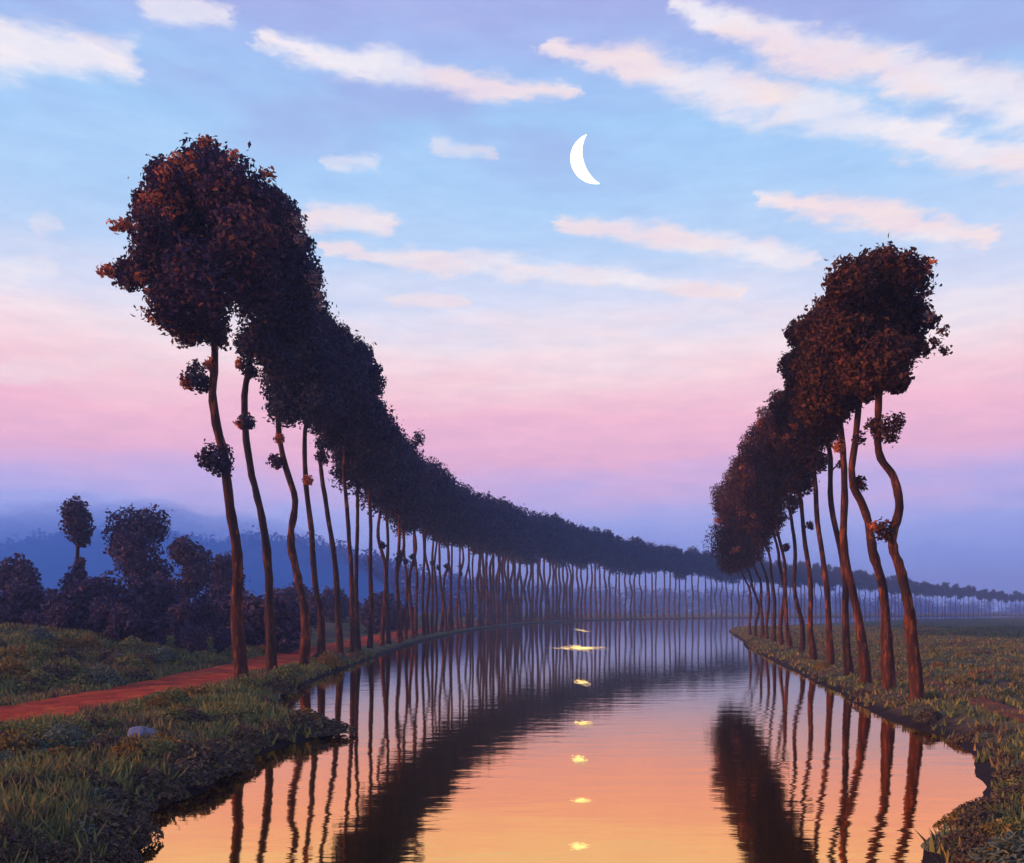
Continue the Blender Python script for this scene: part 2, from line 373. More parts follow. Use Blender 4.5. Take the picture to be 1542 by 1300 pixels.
def path_mesh(name, line, wd, mt):
    line = catmull(line, 4); t = np.gradient(line, axis=0); n = np.stack([-t[:, 1], t[:, 0]], 1); n /= np.linalg.norm(n, axis=1)[:, None]
    k = 9; vs = []
    for i, (p, q) in enumerate(zip(line, n)):
        for j in range(k):
            s = (j / (k - 1) * 2 - 1) * (wd / 2 + .3 * vnoise(np.array(i * .23 + j * 3.7 * (j in (0, k - 1))), np.array(4.0 * j)) * (j in (0, k - 1)))
            vs.append((p[0] + q[0] * s, p[1] + q[1] * s))
    vs = np.array(vs); z = height(vs[:, 0], vs[:, 1]) + .035; ii = np.arange(len(vs)).reshape(-1, k)
    z.reshape(-1, k)[:, (0, -1)] -= .06
    f = np.stack([ii[:-1, :-1], ii[:-1, 1:], ii[1:, 1:], ii[1:, :-1]], -1).reshape(-1, 4)
    return tag(mesh_np(name, np.column_stack([vs, z]), f, mt, smooth=True), kind='structure')
path_mesh('footpath', PATH_L, 4.0, M['path'])
path_mesh('footpath', PATH_R, 1.1, M['path_brown'])

# ------------------------------------------------------------------ moon
MD = 2600.0
def moon():
    def pt(x, y): return np.array([(x - CX) / F * MD, (HY - y) / F * MD + CAMZ])
    a, b = pt(884, 202), pt(904, 277); ch = b - a; nrm = np.array([ch[1], -ch[0]]); nrm /= np.linalg.norm(nrm)
    if nrm[0] > 0: nrm = -nrm
    S = MD / F; n = 36; k = 9; vs = []; hc = np.linalg.norm(ch) / 2; u_ = ch / (2 * hc); mid = (a + b) / 2
    def arc(t, sag):
        rad = (hc * hc + sag * sag) / (2 * sag); half = math.asin(min(1, hc / rad)) if sag <= hc else math.pi - math.asin(hc / rad)
        an = (t * 2 - 1) * half
        return mid + u_ * rad * math.sin(an) + nrm * (sag - rad + rad * math.cos(an))
    for i in range(n + 1):
        t = .012 + .976 * i / n; s = math.sin(math.pi * t)
        o, q = arc(t, 35 * S), arc(t, 15.5 * S)
        c, hwd = (o + q) / 2, (o - q) / 2
        th = np.linalg.norm(hwd) * .7 * (0.25 + s)
        for j in range(k):
            an = 2 * math.pi * j / k
            r = c + hwd * math.cos(an); vs.append((r[0], MD + th * math.sin(an), r[1]))
    vs = np.array(vs); org = vs.mean(0); ii = np.arange(len(vs)).reshape(-1, k); jj = np.roll(ii, -1, 1)
    f = np.stack([ii[:-1], ii[1:], jj[1:], jj[:-1]], -1).reshape(-1, 4)
    o = mesh_np('moon', vs - org, [f, ii[:1], ii[-1:]], M['moon'], smooth=True); o.location = org
    tag(o, 'slim glowing cream crescent moon high in the blue sky', 'moon')
moon()

# ------------------------------------------------------------------ plant shapes
def leaves(C, Nrm, size, asp=.55, r=rng):
    """one bent rhombus per leaf clump"""
    n = len(C); Nrm = Nrm + r.normal(0, .75, (n, 3)); Nrm /= np.linalg.norm(Nrm, axis=1)[:, None] + 1e-9
    t = np.cross(Nrm, r.normal(0, 1, (n, 3))); t /= np.linalg.norm(t, axis=1)[:, None] + 1e-9
    bt = np.cross(Nrm, t); s = (size * r.uniform(.55, 1.35, n))[:, None]; a = (asp * r.uniform(.7, 1.4, n))[:, None]
    v = np.stack([C - t * s * .5, C - bt * s * .5 * a + Nrm * s * .06 + t * s * .08, C + t * s * .5 - Nrm * s * .12, C + bt * s * .5 * a + Nrm * s * .06 + t * s * .08], 1).reshape(-1, 3)
    return v, np.arange(4 * n).reshape(n, 4)
def lobes_points(lobes, n, r=rng, shell=.45):
    """points in lobes (x,y,z,rx,ry,rz) biased to their shells, outward normals"""
    L = np.array(lobes, float); wgt = (L[:, 3] * L[:, 4] * L[:, 5]) ** (2 / 3); k = r.choice(len(L), n, p=wgt / wgt.sum())
    d = r.normal(0, 1, (n, 3)); d /= np.linalg.norm(d, axis=1)[:, None]
    rad = r.uniform(0, 1, n) ** shell
    rad = rad * (1 + .16 * np.sin(d[:, 0] * 7 + k) * np.cos(d[:, 2] * 6 + k * 2))
    rad = rad + (r.random(n) < .07) * r.uniform(0, .34, n)
    return L[k, :3] + d * rad[:, None] * L[k, 3:6], d
def tube(pts, rad, sides=9, seed=0, sub=5):
    p = catmull(pts, sub); rr = np.interp(np.linspace(0, 1, len(p)), np.linspace(0, 1, len(rad)), rad); r2 = np.random.default_rng(seed)
    T = np.gradient(p, axis=0); T /= np.linalg.norm(T, axis=1)[:, None]
    ref = np.array([0.31, .95, 0.05]); A = np.cross(T, ref); A /= np.linalg.norm(A, axis=1)[:, None]; B = np.cross(T, A)
    an = np.linspace(0, 2 * np.pi, sides, endpoint=False)
    wob = 1 + r2.normal(0, .09, (len(p), sides))
    v = p[:, None] + rr[:, None, None] * wob[:, :, None] * (np.cos(an)[None, :, None] * A[:, None] + np.sin(an)[None, :, None] * B[:, None])
    ii = np.arange(len(p) * sides).reshape(-1, sides); jj = np.roll(ii, -1, 1)
    f = np.stack([ii[:-1], ii[1:], jj[1:], jj[:-1]], -1).reshape(-1, 4)[:, ::-1]
    return v.reshape(-1, 3), f
def join(parts):
    vs, fs, o = [], [], 0
    for v, f in parts: vs.append(v); fs.append(f + o); o += len(v)
    return np.vstack(vs), np.vstack(fs)

def make_tree(name, root, trunk_pts, trunk_r, lobes, n, size, lmat, bmat, sprigs=(), tufts=(), seed=0, limbs=5, sprig_mat='leaf_autumn_sunlit'):
    """lobes in local coordinates; sprigs = small leaf bunches in the crown, the orange ones painting sunlight on it; tufts = leaf balls on the bare trunk"""
    r = np.random.default_rng(seed)
    fl = trunk_r * .86
    tp = np.array(trunk_pts, float)
    parts = [tube(tp, [fl * 1.55, fl * 1.02, fl * .92, fl * .84, fl * .72, fl * .6], 10, seed)]
    L = np.array(lobes, float)
    order = np.argsort(-L[:, 3])[:limbs]
    for q in order:
        s = tp[-1] * .75 + tp[-2] * .25 if L[q, 2] > tp[-1][2] else tp[-2] * .5 + tp[-1] * .5
        e = L[q, :3]; mid = s * .5 + e * .5 + np.array([0, 0, .25])
        parts.append(tube([s, mid, e], [fl * .5, fl * .32, fl * .12], 6, seed + int(q), 3))
    c, d = lobes_points(lobes, n, r); v, f = leaves(c, d, size, r=r)
    cr = mesh_np('crown', v, f, lmat, root)
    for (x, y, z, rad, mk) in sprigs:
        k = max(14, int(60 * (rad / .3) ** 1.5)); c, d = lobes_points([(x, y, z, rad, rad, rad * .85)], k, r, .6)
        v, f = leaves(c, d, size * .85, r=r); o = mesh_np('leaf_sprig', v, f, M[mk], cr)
    for (x, y, z, rad, mk) in tufts:
        o_ = [np.interp(z - .3, tp[:, 2], tp[:, a]) for a in (0, 1)]
        parts.append(tube([(o_[0], o_[1], z - .35), ((o_[0] + x) / 2, (o_[1] + y) / 2, z - .1), (x, y, z)], [fl * .3, fl * .22, fl * .1], 6, seed, 3))
    mesh_np('trunk', *join(parts), bmat, root, smooth=True)
    for (x, y, z, rad, mk) in tufts:
        k = int(150 * (rad / .3) ** 1.7); c, d = lobes_points([(x, y, z, rad * .95, rad, rad), (x + rad * .35, y, z - rad * .4, rad * .6, rad * .6, rad * .6)], k, r)
        v, f = leaves(c, d, size * .85, r=r); mesh_np('leaf_tuft', v, f, M[mk], root)
    return root

# ------------------------------------------------------------------ the two avenues
ORD = ['first', 'second', 'third', 'fourth', 'fifth', 'sixth', 'seventh', 'eighth', 'ninth', 'tenth', 'eleventh', 'twelfth', 'thirteenth', 'fourteenth']
GL, GR = 'tall trees lining the left bank', 'tall trees lining the right bank'
def px_tree(name, bx, by, d, trunk, tr, lobes, sprigs, tufts, n, size, lmat, bmat, seed, label, group, depth=.8, x=None):
    """trunk, lobes, sprigs and tufts given as seen from the towpath, then set at the tree's own distance with real depth"""
    r = np.random.default_rng(seed); X = (bx - CX) / F * d if x is None else x; z0 = gz(X, d) - .08
    n, size = int(n * 2.5), size * .64
    s = d / F
    def loc(px, py, dy=0.0): return ((px - CX) * s * (1 + dy / d) - X, dy, CAMZ + (HY - py) * s * (1 + dy / d) - z0)
    root = empty(name, (X, d, z0)); tag(root, label, 'tree', group)
    tp = [(0, 0, -.25)] + [loc(a + r.normal(0, 3.4) * min(1, 34 / d), b, r.normal(0, .15)) for a, b in trunk]
    lw = max(q[2] for q in lobes) * s
    LL = []
    for (a, b, rad) in lobes:
        for _ in range(2):
            dy = r.normal(0, depth * lw); rr = rad * s * r.uniform(.8, 1.05)
            LL.append((*loc(a, b, dy), rr, rr * 1.05, rr))
        an = r.uniform(0, 6.28); LL.append((*loc(a + math.cos(an) * rad * .85, b - math.sin(an) * rad * .85, r.normal(0, .4)), rad * s * .32, rad * s * .32, rad * s * .28))
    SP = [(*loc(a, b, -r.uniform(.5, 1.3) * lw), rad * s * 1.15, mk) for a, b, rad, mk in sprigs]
    TU = [(*loc(a, b, -.1), rad * s, mk) for a, b, rad, mk in tufts]
    make_tree(name, root, tp, tr, LL, n, size, lmat, bmat, SP, TU, seed)
    return root

# left bank, nearest trees
au, pa, pl, du, ru = 'leaf_autumn_sunlit', 'leaf_pale', 'leaf_plum', 'leaf_dusk', 'leaf_russet'
px_tree('riverside_tree', 365, 1030, 33.6, [(357, 930), (354, 850), (350, 780), (335, 690), (318, 605), (318, 530), (312, 440)], .23,
        [(310, 262, 48), (262, 290, 52), (345, 290, 55), (392, 312, 42), (218, 308, 24), (230, 345, 40), (290, 350, 72), (370, 365, 62), (238, 395, 55), (190, 412, 26),
         (305, 420, 70), (262, 458, 42), (318, 492, 34), (282, 500, 24), (372, 420, 50)],
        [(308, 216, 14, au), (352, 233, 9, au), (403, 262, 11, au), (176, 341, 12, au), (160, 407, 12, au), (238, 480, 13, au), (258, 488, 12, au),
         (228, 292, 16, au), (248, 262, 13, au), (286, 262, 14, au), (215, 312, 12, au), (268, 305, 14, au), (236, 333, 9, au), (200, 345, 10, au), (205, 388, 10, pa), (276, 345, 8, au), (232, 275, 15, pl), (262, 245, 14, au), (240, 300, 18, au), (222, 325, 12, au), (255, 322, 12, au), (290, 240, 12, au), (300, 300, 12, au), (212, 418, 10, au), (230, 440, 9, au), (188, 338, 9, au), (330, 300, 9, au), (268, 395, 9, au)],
        [(296, 568, 24, du), (281, 575, 12, au), (325, 692, 28, du), (310, 690, 15, pl), (316, 548, 10, au)], 15000, .34, M['leaf_plum'], M['bark_red'], 11,
        'nearest tree of the left bank, broad plum crown edged with leaf sprigs coloured sunlit orange', GL)
px_tree('riverside_tree', 410, 1012, 39.8, [(406, 930), (402, 860), (390, 780), (378, 700), (368, 610), (376, 550), (396, 470)], .21,
        [(418, 330, 38), (410, 385, 58), (438, 420, 44), (405, 455, 52), (440, 480, 44), (392, 515, 34), (420, 540, 32), (372, 520, 22)],
        [(440, 345, 18, pa), (452, 362, 10, pa), (444, 330, 10, pa), (474, 420, 13, pa), (482, 445, 10, pa)],
        [(374, 556, 15, du), (361, 548, 8, au), (371, 634, 14, du), (362, 638, 9, au)], 10500, .34, M['leaf_dusk'], M['bark'], 12,
        'second tree from near end of left bank, pale leaf sprigs on its dark crown', GL)
px_tree('riverside_tree', 458, 1000, 45.6, [(455, 930), (446, 870), (434, 810), (440, 755), (428, 690), (418, 630), (430, 560)], .23,
        [(462, 420, 30), (455, 470, 44), (450, 530, 52), (425, 575, 40), (475, 560, 50), (430, 615, 28), (480, 610, 38)],
        [(478, 460, 9, pa)], [(414, 694, 13, pl), (420, 660, 9, au)], 9000, .35, M['leaf_dusk'], M['bark_red'], 13,
        'third tree from the near end of the left bank, trunk bent in an s-curve', GL)
px_tree('riverside_tree', 483, 992, 50.5, [(482, 930), (478, 880), (470, 800), (461, 730), (457, 650), (466, 600)], .20,
        [(478, 500, 34), (500, 520, 36), (490, 570, 46), (520, 590, 42), (480, 620, 34), (515, 640, 34)],
        [], [(463, 722, 9, au)], 8000, .36, M['leaf_dusk'], M['bark'], 14, 'fourth tree from the near end of the left bank, slim trunk under a dark crown', GL)
px_tree('riverside_tree', 513, 986, 55, [(512, 930), (505, 860), (495, 790), (488, 720), (485, 680), (500, 620)], .20,
        [(505, 510, 24), (520, 540, 34), (540, 570, 34), (530, 620, 42), (505, 650, 34), (550, 640, 34)],
        [(520, 505, 8, pa)], [(484, 688, 12, pl)], 7500, .37, M['leaf_dusk'], M['bark'], 15, 'fifth tree from the near end of the left bank, small leaf tuft under its crown', GL)
px_tree('riverside_tree', 533, 982, 58.4, [(532, 930), (527, 860), (520, 780), (517, 700), (530, 640)], .19,
        [(540, 540, 26), (552, 580, 32), (550, 630, 38), (530, 670, 34), (565, 660, 34), (545, 700, 26)],
        [], [], 7000, .38, M['leaf_dusk'], M['bark_red'], 16, 'sixth tree from the near end of the left bank, reddish straight trunk', GL)

# right bank trees: crown pixels from the outline of the avenue
px_tree('riverside_tree', 1385, 1050, 28.3, [(1374, 960), (1366, 910), (1352, 855), (1341, 815), (1350, 765), (1340, 720), (1325, 680), (1322, 600), (1322, 520)], .18,
        [(1325, 415, 42), (1285, 428, 40), (1365, 420, 38), (1322, 480, 60), (1372, 480, 36), (1278, 495, 42), (1330, 540, 44), (1352, 575, 18), (1296, 560, 36), (1262, 445, 20), (1375, 520, 20)],
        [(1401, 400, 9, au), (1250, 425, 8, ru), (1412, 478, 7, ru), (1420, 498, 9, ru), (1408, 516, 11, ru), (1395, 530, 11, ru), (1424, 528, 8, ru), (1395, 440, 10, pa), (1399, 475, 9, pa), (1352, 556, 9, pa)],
        [(1328, 798, 19, ru), (1318, 792, 9, au), (1334, 645, 24, ru), (1352, 632, 12, pl), (1312, 640, 12, ru)], 14000, .27, M['leaf_russet'], M['bark_red'], 31,
        'nearest tree of the right bank, crooked red trunk with a leaf ball halfway up', GR)
px_tree('riverside_tree', 1340, 1035, 32, [(1332, 960), (1330, 890), (1316, 830), (1299, 775), (1290, 720), (1292, 650), (1290, 580)], .19,
        [(1285, 440, 34), (1262, 480, 40), (1290, 510, 42), (1250, 530, 42), (1285, 570, 40), (1245, 580, 36), (1320, 560, 32), (1268, 600, 24)],
        [(1265, 545, 9, au)], [(1293, 728, 13, ru), (1294, 660, 10, pl)], 9500, .29, M['leaf_russet'], M['bark_red'], 32,
        'second tree from the near end of the right bank, trunk bowed to the left', GR)
px_tree('riverside_tree', 1305, 1025, 35, [(1296, 960), (1282, 890), (1276, 820), (1272, 740), (1262, 660), (1262, 600)], .19,
        [(1252, 470, 30), (1230, 500, 36), (1258, 540, 40), (1225, 560, 36), (1255, 600, 36), (1225, 610, 28)],
        [(1232, 560, 8, au)], [(1262, 672, 10, au)], 8500, .3, M['leaf_russet'], M['bark_red'], 33,
        'third tree from the near end of the right bank, orange-lit straight trunk', GR)
RT = [(1280, 1012, 39.8, 480, 675, 1222, 32), (1252, 1000, 45.6, 525, 712, 1205, 31), (1228, 991, 52, 555, 745, 1190, 30), (1206, 983, 59, 585, 775, 1175, 29), (1191, 977, 65, 605, 800, 1160, 28),
      (1178, 972, 71, 625, 820, 1150, 27), (1166, 968, 77, 655, 836, 1138, 27), (1156, 965, 83, 680, 850, 1125, 26), (1147, 962, 88.5, 700, 858, 1116, 26), (1138, 960, 94, 715, 866, 1106, 26), (1130, 958, 99, 730, 870, 1097, 28)]
for i, (bx, by, d, top, bot, cx_, rad) in enumerate(RT):
    r = random.Random(50 + i); s = bot - top; wq = r.uniform(-5, 5)
    tr_ = [(bx - 2 + r.uniform(-4, 4), by - .18 * (by - bot)), (bx - .2 * (bx - cx_) + r.uniform(-3, 3), by - .45 * (by - bot)), (bx - .4 * (bx - cx_) + r.uniform(-3, 3), by - .75 * (by - bot)), (bx * .4 + cx_ * .6, bot), (cx_, bot - .35 * s)]
    if i >= 5: tr_ = [(bx - 1, by - .2 * (by - bot)), (bx + r.uniform(-2, 2), by - .5 * (by - bot)), (bx - 3, by - .8 * (by - bot)), (bx * .7 + cx_ * .3, bot), (cx_, bot - .35 * s)]
    lb = []
    for t in np.linspace(0, 1, 6):
        y = top + rad * .8 + t * (s - rad * 1.5)
        lb.append((cx_ + (t - .5) * .25 * (bx - cx_) + r.uniform(-.5, .5) * rad, y, rad * r.uniform(.75, 1.05) * (.75 + .5 * math.sin(math.pi * t))))
        lb.append((cx_ + r.uniform(-.9, .9) * rad, y + r.uniform(-8, 8), rad * .6))
    tf = [(bx * .75 + cx_ * .25, bot + r.uniform(15, 50), 7, ru)] if i in (0, 2, 4) else []
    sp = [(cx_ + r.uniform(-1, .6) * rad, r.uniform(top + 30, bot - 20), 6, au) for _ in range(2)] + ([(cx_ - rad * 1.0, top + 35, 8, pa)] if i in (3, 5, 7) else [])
    px_tree('riverside_tree', bx, by, d, tr_, .17, lb, sp, tf, 6000, .33, M['leaf_russet'], M['bark_red' if i % 3 else 'bark'], 60 + i,
            '%s tree from the near end of the right bank, in a merged russet crown' % ORD[i + 3] if i < 10 else 'last tree of the right bank row, by the tip of the bank', GR)

# left bank further along: variants copied round the bend
def variant(seed, n, size, top=20.5, cb=12.0, wd=2.3, tr=.2, b='bark'):
    r = random.Random(seed); root = empty('riverside_tree', (0, 0, 0))
    w1 = lambda q: r.uniform(-q, q)
    tp = [(0, 0, -.3), (w1(.25), w1(.2), 3), (w1(.4), w1(.3), 6.5), (w1(.5), w1(.3), 9.5), (w1(.5), w1(.3), cb), (w1(.4), 0, cb + 3.5)]
    lb = []
    for t in np.linspace(0, 1, 7):
        z = cb + .8 + t * (top - cb - 2.4); ww = wd * (.62 + .5 * math.sin(math.pi * min(1, t * .85 + .12)))
        lb.append((w1(.6), w1(.6), z, ww, ww, 1.5)); lb.append((w1(1.9), w1(1.9), z + w1(.7), ww * .5, ww * .5, .9)); lb.append((w1(1.35), w1(1.35), z + w1(.5) - .2, ww * .36, ww * .36, .65))
    tf = [(tp[2][0] + .3, 0, 7 + w1(3), .35, du)] if seed % 2 else []
    make_tree('riverside_tree', root, tp, tr, lb, n, size, M['leaf_dusk'], M[b], (), tf, seed, 4)
    return root
row = LBs; segs = np.linalg.norm(np.diff(row, axis=0), axis=1); cum = np.concatenate([[0], np.cumsum(segs)])
s0 = cum[np.argmin(np.abs(row[:, 1] - 62) + 1000 * (row[:, 0] > 0))]
vm = [variant(200 + k, 11000, .30, cb=(12.8, 12.0, 13.4, 12.5, 13.1)[k], wd=(2.3, 2.0, 2.5, 2.1, 2.35)[k], b=('bark', 'bark_red')[k % 2]) for k in range(5)]
vf = [variant(300 + 2 * k, 3600, .5, tr=.3, cb=(12.4, 13.4, 11.6, 13.0, 12.2)[k], wd=(2.3, 1.9, 2.5, 2.1, 2.2)[k], b=('bark', 'bark_red')[k % 2]) for k in range(5)]
used = set(); s = s0; i = 0; r = random.Random(5)
TOPS = [(62, 575), (69, 618), (78, 660), (101, 698), (138, 733), (170, 750), (207, 770), (233, 779), (267, 798), (330, 830), (385, 860), (440, 884), (470, 897), (560, 908)]
while s < cum[-1]:
    x, y = np.interp(s, cum, row[:, 0]), np.interp(s, cum, row[:, 1])
    x2, y2 = np.interp(s + 1, cum, row[:, 0]), np.interp(s + 1, cum, row[:, 1]); tx, ty = x2 - x, y2 - y; q = math.hypot(tx, ty)
    off = 1.0 + r.uniform(-.15, .35); X, Y = x - ty / q * off, y + tx / q * off
    if Y > 560: break
    proto = (vm if Y < 150 else vf)[r.randrange(5)] if Y > 66 else vm[i % 5]
    if proto.name in used: o = copy_tree(proto)
    else: used.add(proto.name); o = proto
    z0 = gz(X, Y) - .05
    top_px = np.interp(Y, [a for a, b in TOPS], [b for a, b in TOPS]) + r.uniform(-18, 14) * min(1, 110 / Y)
    hgt = CAMZ + (HY - top_px) * Y / F - z0
    sc = hgt / 20.6
    o.location = (X, Y, z0); o.rotation_euler = (0, 0, r.uniform(0, 6.28)); o.scale = (sc, sc, sc)
    if i < 8: lab = '%s tree from the near end of the left bank, dark crown joined to its neighbours' % ORD[i + 6]
    elif Y < 190: lab = 'dark slender tree of the left bank row in its straight middle stretch'
    else: lab = 'small dark distant tree where the left bank row curves right across the far shore'
    tag(o, lab, 'tree', GL if i < 8 else ('trees of the middle stretch of the left row' if Y < 190 else 'distant trees of the row round the bend'))
    i += 1; s += (4.3 if Y < 150 else 3.6) * r.uniform(.8, 1.2)
for p_ in vm + vf:
    if p_.name not in used:
        for ch in list(p_.children): bpy.data.objects.remove(ch)
        bpy.data.objects.remove(p_)

# ------------------------------------------------------------------ trees and bushes behind the left bank
def round_tree(bx, crown, d, trunk_top, tr, n, size, seed, label, mk='leaf_indigo', grp='trees behind the left bank'):
    X = (bx - CX) / F * d; z0 = gz(X, d) - .05; s = d / F; r = np.random.default_rng(seed)
    loc = lambda px, py, dy=0: ((px - CX) * s - X, dy, CAMZ + (HY - py) * s - z0)
    root = empty('field_tree', (X, d, z0)); tag(root, label, 'tree', grp)
    LL = [(*loc(a, b, r.normal(0, .5) * c * s), c * s, c * s, c * s * k) for a, b, c, k in crown]
    tt = loc(bx, trunk_top)
    make_tree('field_tree', root, [(0, 0, -.2), (.1, 0, tt[2] * .3), (-.1, 0, tt[2] * .7), (tt[0], 0, tt[2])], tr, LL, n, size, M[mk], M['bark'], (), (), seed, 3)
round_tree(118, [(116, 772, 20, 1.1), (117, 790, 23, 1.2), (119, 808, 15, 1.1), (120, 868, 14, 1.3), (110, 884, 17, 1.2), (124, 848, 8, 1.2)], 70, 815, .22, 3600, .32, 401, 'lone lollipop-shaped tree with small oval crown above blue mist on the left')
round_tree(212, [(225, 790, 30, 1), (200, 800, 34, 1), (240, 800, 18, 1), (190, 822, 26, 1), (220, 835, 36, 1), (235, 860, 24, 1), (205, 860, 22, 1), (222, 890, 24, 1)], 72, 860, .3, 6500, .36, 402, 'big round-headed indigo tree to the right of the lollipop-shaped tree')
round_tree(285, [(272, 830, 24, 1), (292, 845, 26, 1), (300, 870, 24, 1), (278, 885, 22, 1)], 76, 880, .2, 3400, .36, 403, 'low dark tree at the right shoulder of the big round-headed tree')
round_tree(30, [(20, 860, 24, 1), (42, 870, 22, 1), (5, 872, 22, 1), (28, 890, 26, 1)], 68, 890, .2, 3400, .34, 404, 'low brown bushy tree at the far left edge of the view')
round_tree(335, [(340, 855, 24, 1), (322, 870, 22, 1), (348, 880, 24, 1)], 80, 880, .2, 2600, .38, 405, 'small dark tree just behind the two nearest left trunks')

def bush_mesh(name, w_, h_, n, size, mk, seed, parent=None):
    r = np.random.default_rng(seed); LL = []
    for _ in range(9):
        a = r.uniform(0, 6.28); q = r.uniform(0, .6) * w_; rr = r.uniform(.3, .5) * w_
        LL.append((q * math.cos(a), q * math.sin(a) * .8, h_ * r.uniform(.25, .72), rr, rr, h_ * r.uniform(.25, .36)))
    c, d = lobes_points(LL, n, r); c[:, 2] = np.maximum(c[:, 2], .02)
    v, f = leaves(c, d, size, r=r); return mesh_np(name, v, f, M[mk], parent)
def bush(name, label, cat, group, w_, h_, n, size, mk, seed):
    root = empty(name, (0, 0, 0)); tag(root, label, cat, group)
    bush_mesh('foliage', w_, h_, n, size, mk, seed, root)
    r = random.Random(seed); ps = []
    for k in range(4):
        a = r.uniform(0, 6.28); ps.append(tube([(0, 0, -.1), (math.cos(a) * w_ * .2, math.sin(a) * w_ * .2, h_ * .3), (math.cos(a) * w_ * .4, math.sin(a) * w_ * .4, h_ * .7)], [.05 * h_ ** .5, .035 * h_ ** .5, .015], 6, k, 3))
    mesh_np('stem', *join(ps), M['bark'], root, smooth=True)
    return root
bv = [bush('bush', 'dark indigo bush in the hedge behind the left bank', 'bush', 'bushes of the dark hedge behind the left bank', 1.9, 3.6, 2600, .36, 'leaf_indigo', 500 + k) for k in range(4)]
spots = []
r = random.Random(8)
for px_ in range(-30, 560, 27): spots.append((px_ + r.uniform(-10, 10), r.uniform(56, 66), r.uniform(.75, 1.15)))
for px_ in range(0, 420, 48): spots.append((px_ + r.uniform(-10, 10), r.uniform(47, 52), r.uniform(.4, .65)))
for px_ in range(430, 720, 26): spots.append((px_ + r.uniform(-8, 8), r.uniform(95, 140), r.uniform(1.0, 1.5)))
first = set()
for k, (px_, d, sc) in enumerate(spots):
    X = (px_ - CX) / F * d
    if seg_dist(np.array([X]), np.array([d]), PATH_L)[0] < 2.2: X -= 3
    if X > -12 and d < 90: continue
    if river_sd(np.array([X]), np.array([d]))[0] < 3: continue
    p_ = bv[k % 4]; o = copy_tree(p_) if p_.name in first else p_; first.add(p_.name)
    o.location = (X, d, gz(X, d) - .1); o.scale = (sc * r.uniform(1, 1.3), sc * 1.1, sc); o.rotation_euler = (0, 0, r.uniform(0, 6.28))

# wood far off, its haze blue put into the leaf colour
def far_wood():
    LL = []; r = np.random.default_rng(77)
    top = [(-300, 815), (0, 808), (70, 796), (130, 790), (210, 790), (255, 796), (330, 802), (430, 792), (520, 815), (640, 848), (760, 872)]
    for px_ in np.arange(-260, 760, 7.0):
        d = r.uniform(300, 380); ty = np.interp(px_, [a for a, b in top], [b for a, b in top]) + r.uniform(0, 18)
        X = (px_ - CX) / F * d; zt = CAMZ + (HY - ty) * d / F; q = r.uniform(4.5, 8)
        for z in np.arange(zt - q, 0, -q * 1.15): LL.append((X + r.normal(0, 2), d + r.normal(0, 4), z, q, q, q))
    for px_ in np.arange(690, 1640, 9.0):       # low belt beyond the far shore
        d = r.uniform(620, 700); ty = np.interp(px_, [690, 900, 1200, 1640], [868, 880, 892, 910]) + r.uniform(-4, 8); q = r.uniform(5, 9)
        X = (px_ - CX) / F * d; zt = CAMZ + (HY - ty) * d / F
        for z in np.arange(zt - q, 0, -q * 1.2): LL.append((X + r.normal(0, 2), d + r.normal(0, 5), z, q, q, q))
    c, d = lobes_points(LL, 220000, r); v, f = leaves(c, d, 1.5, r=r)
    tag(mesh_np('woodland', v, f, M['leaf_haze_blue']), 'far-off wood in evening mist beyond the fields, haze blue in its leaf colour', 'woodland', kind='stuff')
far_wood()

# soft bank of ground mist between the field trees and the wood
def mist():
    xs, ys = np.linspace(-215, -22, 60), np.linspace(118, 270, 40); A_, B_ = np.meshgrid(xs, ys)
    u, v = (A_ - xs[0]) / (xs[-1] - xs[0]), (B_ - ys[0]) / (ys[-1] - ys[0])
    px_ = A_ / B_ * F + CX
    top = np.interp(px_, [-900, -200, 0, 60, 130, 200, 260, 330, 420, 520, 640], [770, 775, 768, 752, 734, 738, 742, 760, 752, 770, 850])
    zt = (CAMZ + (HY - top) * 190 / F) * np.sin(np.pi * v) ** .6 * np.clip(np.sin(np.pi * u), 0, 1) ** .35 * (1 + .28 * fbm(A_, B_, 26) + .22 * fbm(A_, B_, 9)) * 1.0 + .05
    n0, n1 = A_.shape; ii = np.arange(A_.size).reshape(n0, n1); k = A_.size
    vs = np.vstack([np.column_stack([A_.ravel(), B_.ravel(), np.maximum(zt, .05).ravel()]), np.column_stack([A_.ravel(), B_.ravel(), np.full(k, -1.2)])])
    tq = np.stack([ii[:-1, :-1], ii[:-1, 1:], ii[1:, 1:], ii[1:, :-1]], -1).reshape(-1, 4)
    rim = np.concatenate([ii[0, :-1], ii[:-1, -1], ii[-1, :0:-1], ii[:0:-1, 0]]); rn = np.roll(rim, -1)
    f = [np.vstack([tq, tq[:, ::-1] + k, np.stack([rim, rim + k, rn + k, rn], 1)])]
    m, N, out = mat('mist_air'); p = N.node('ShaderNodeVolumePrincipled')
    p.inputs['Color'].default_value = (.10, .36, 1.0, 1); p.inputs['Density'].default_value = .014
    N.l.new(p.outputs[0], out.inputs['Volume'])
    tag(mesh_np('mist', vs, f, m), 'soft blue bank of ground mist behind the field trees on the left', 'mist', kind='stuff')
mist()

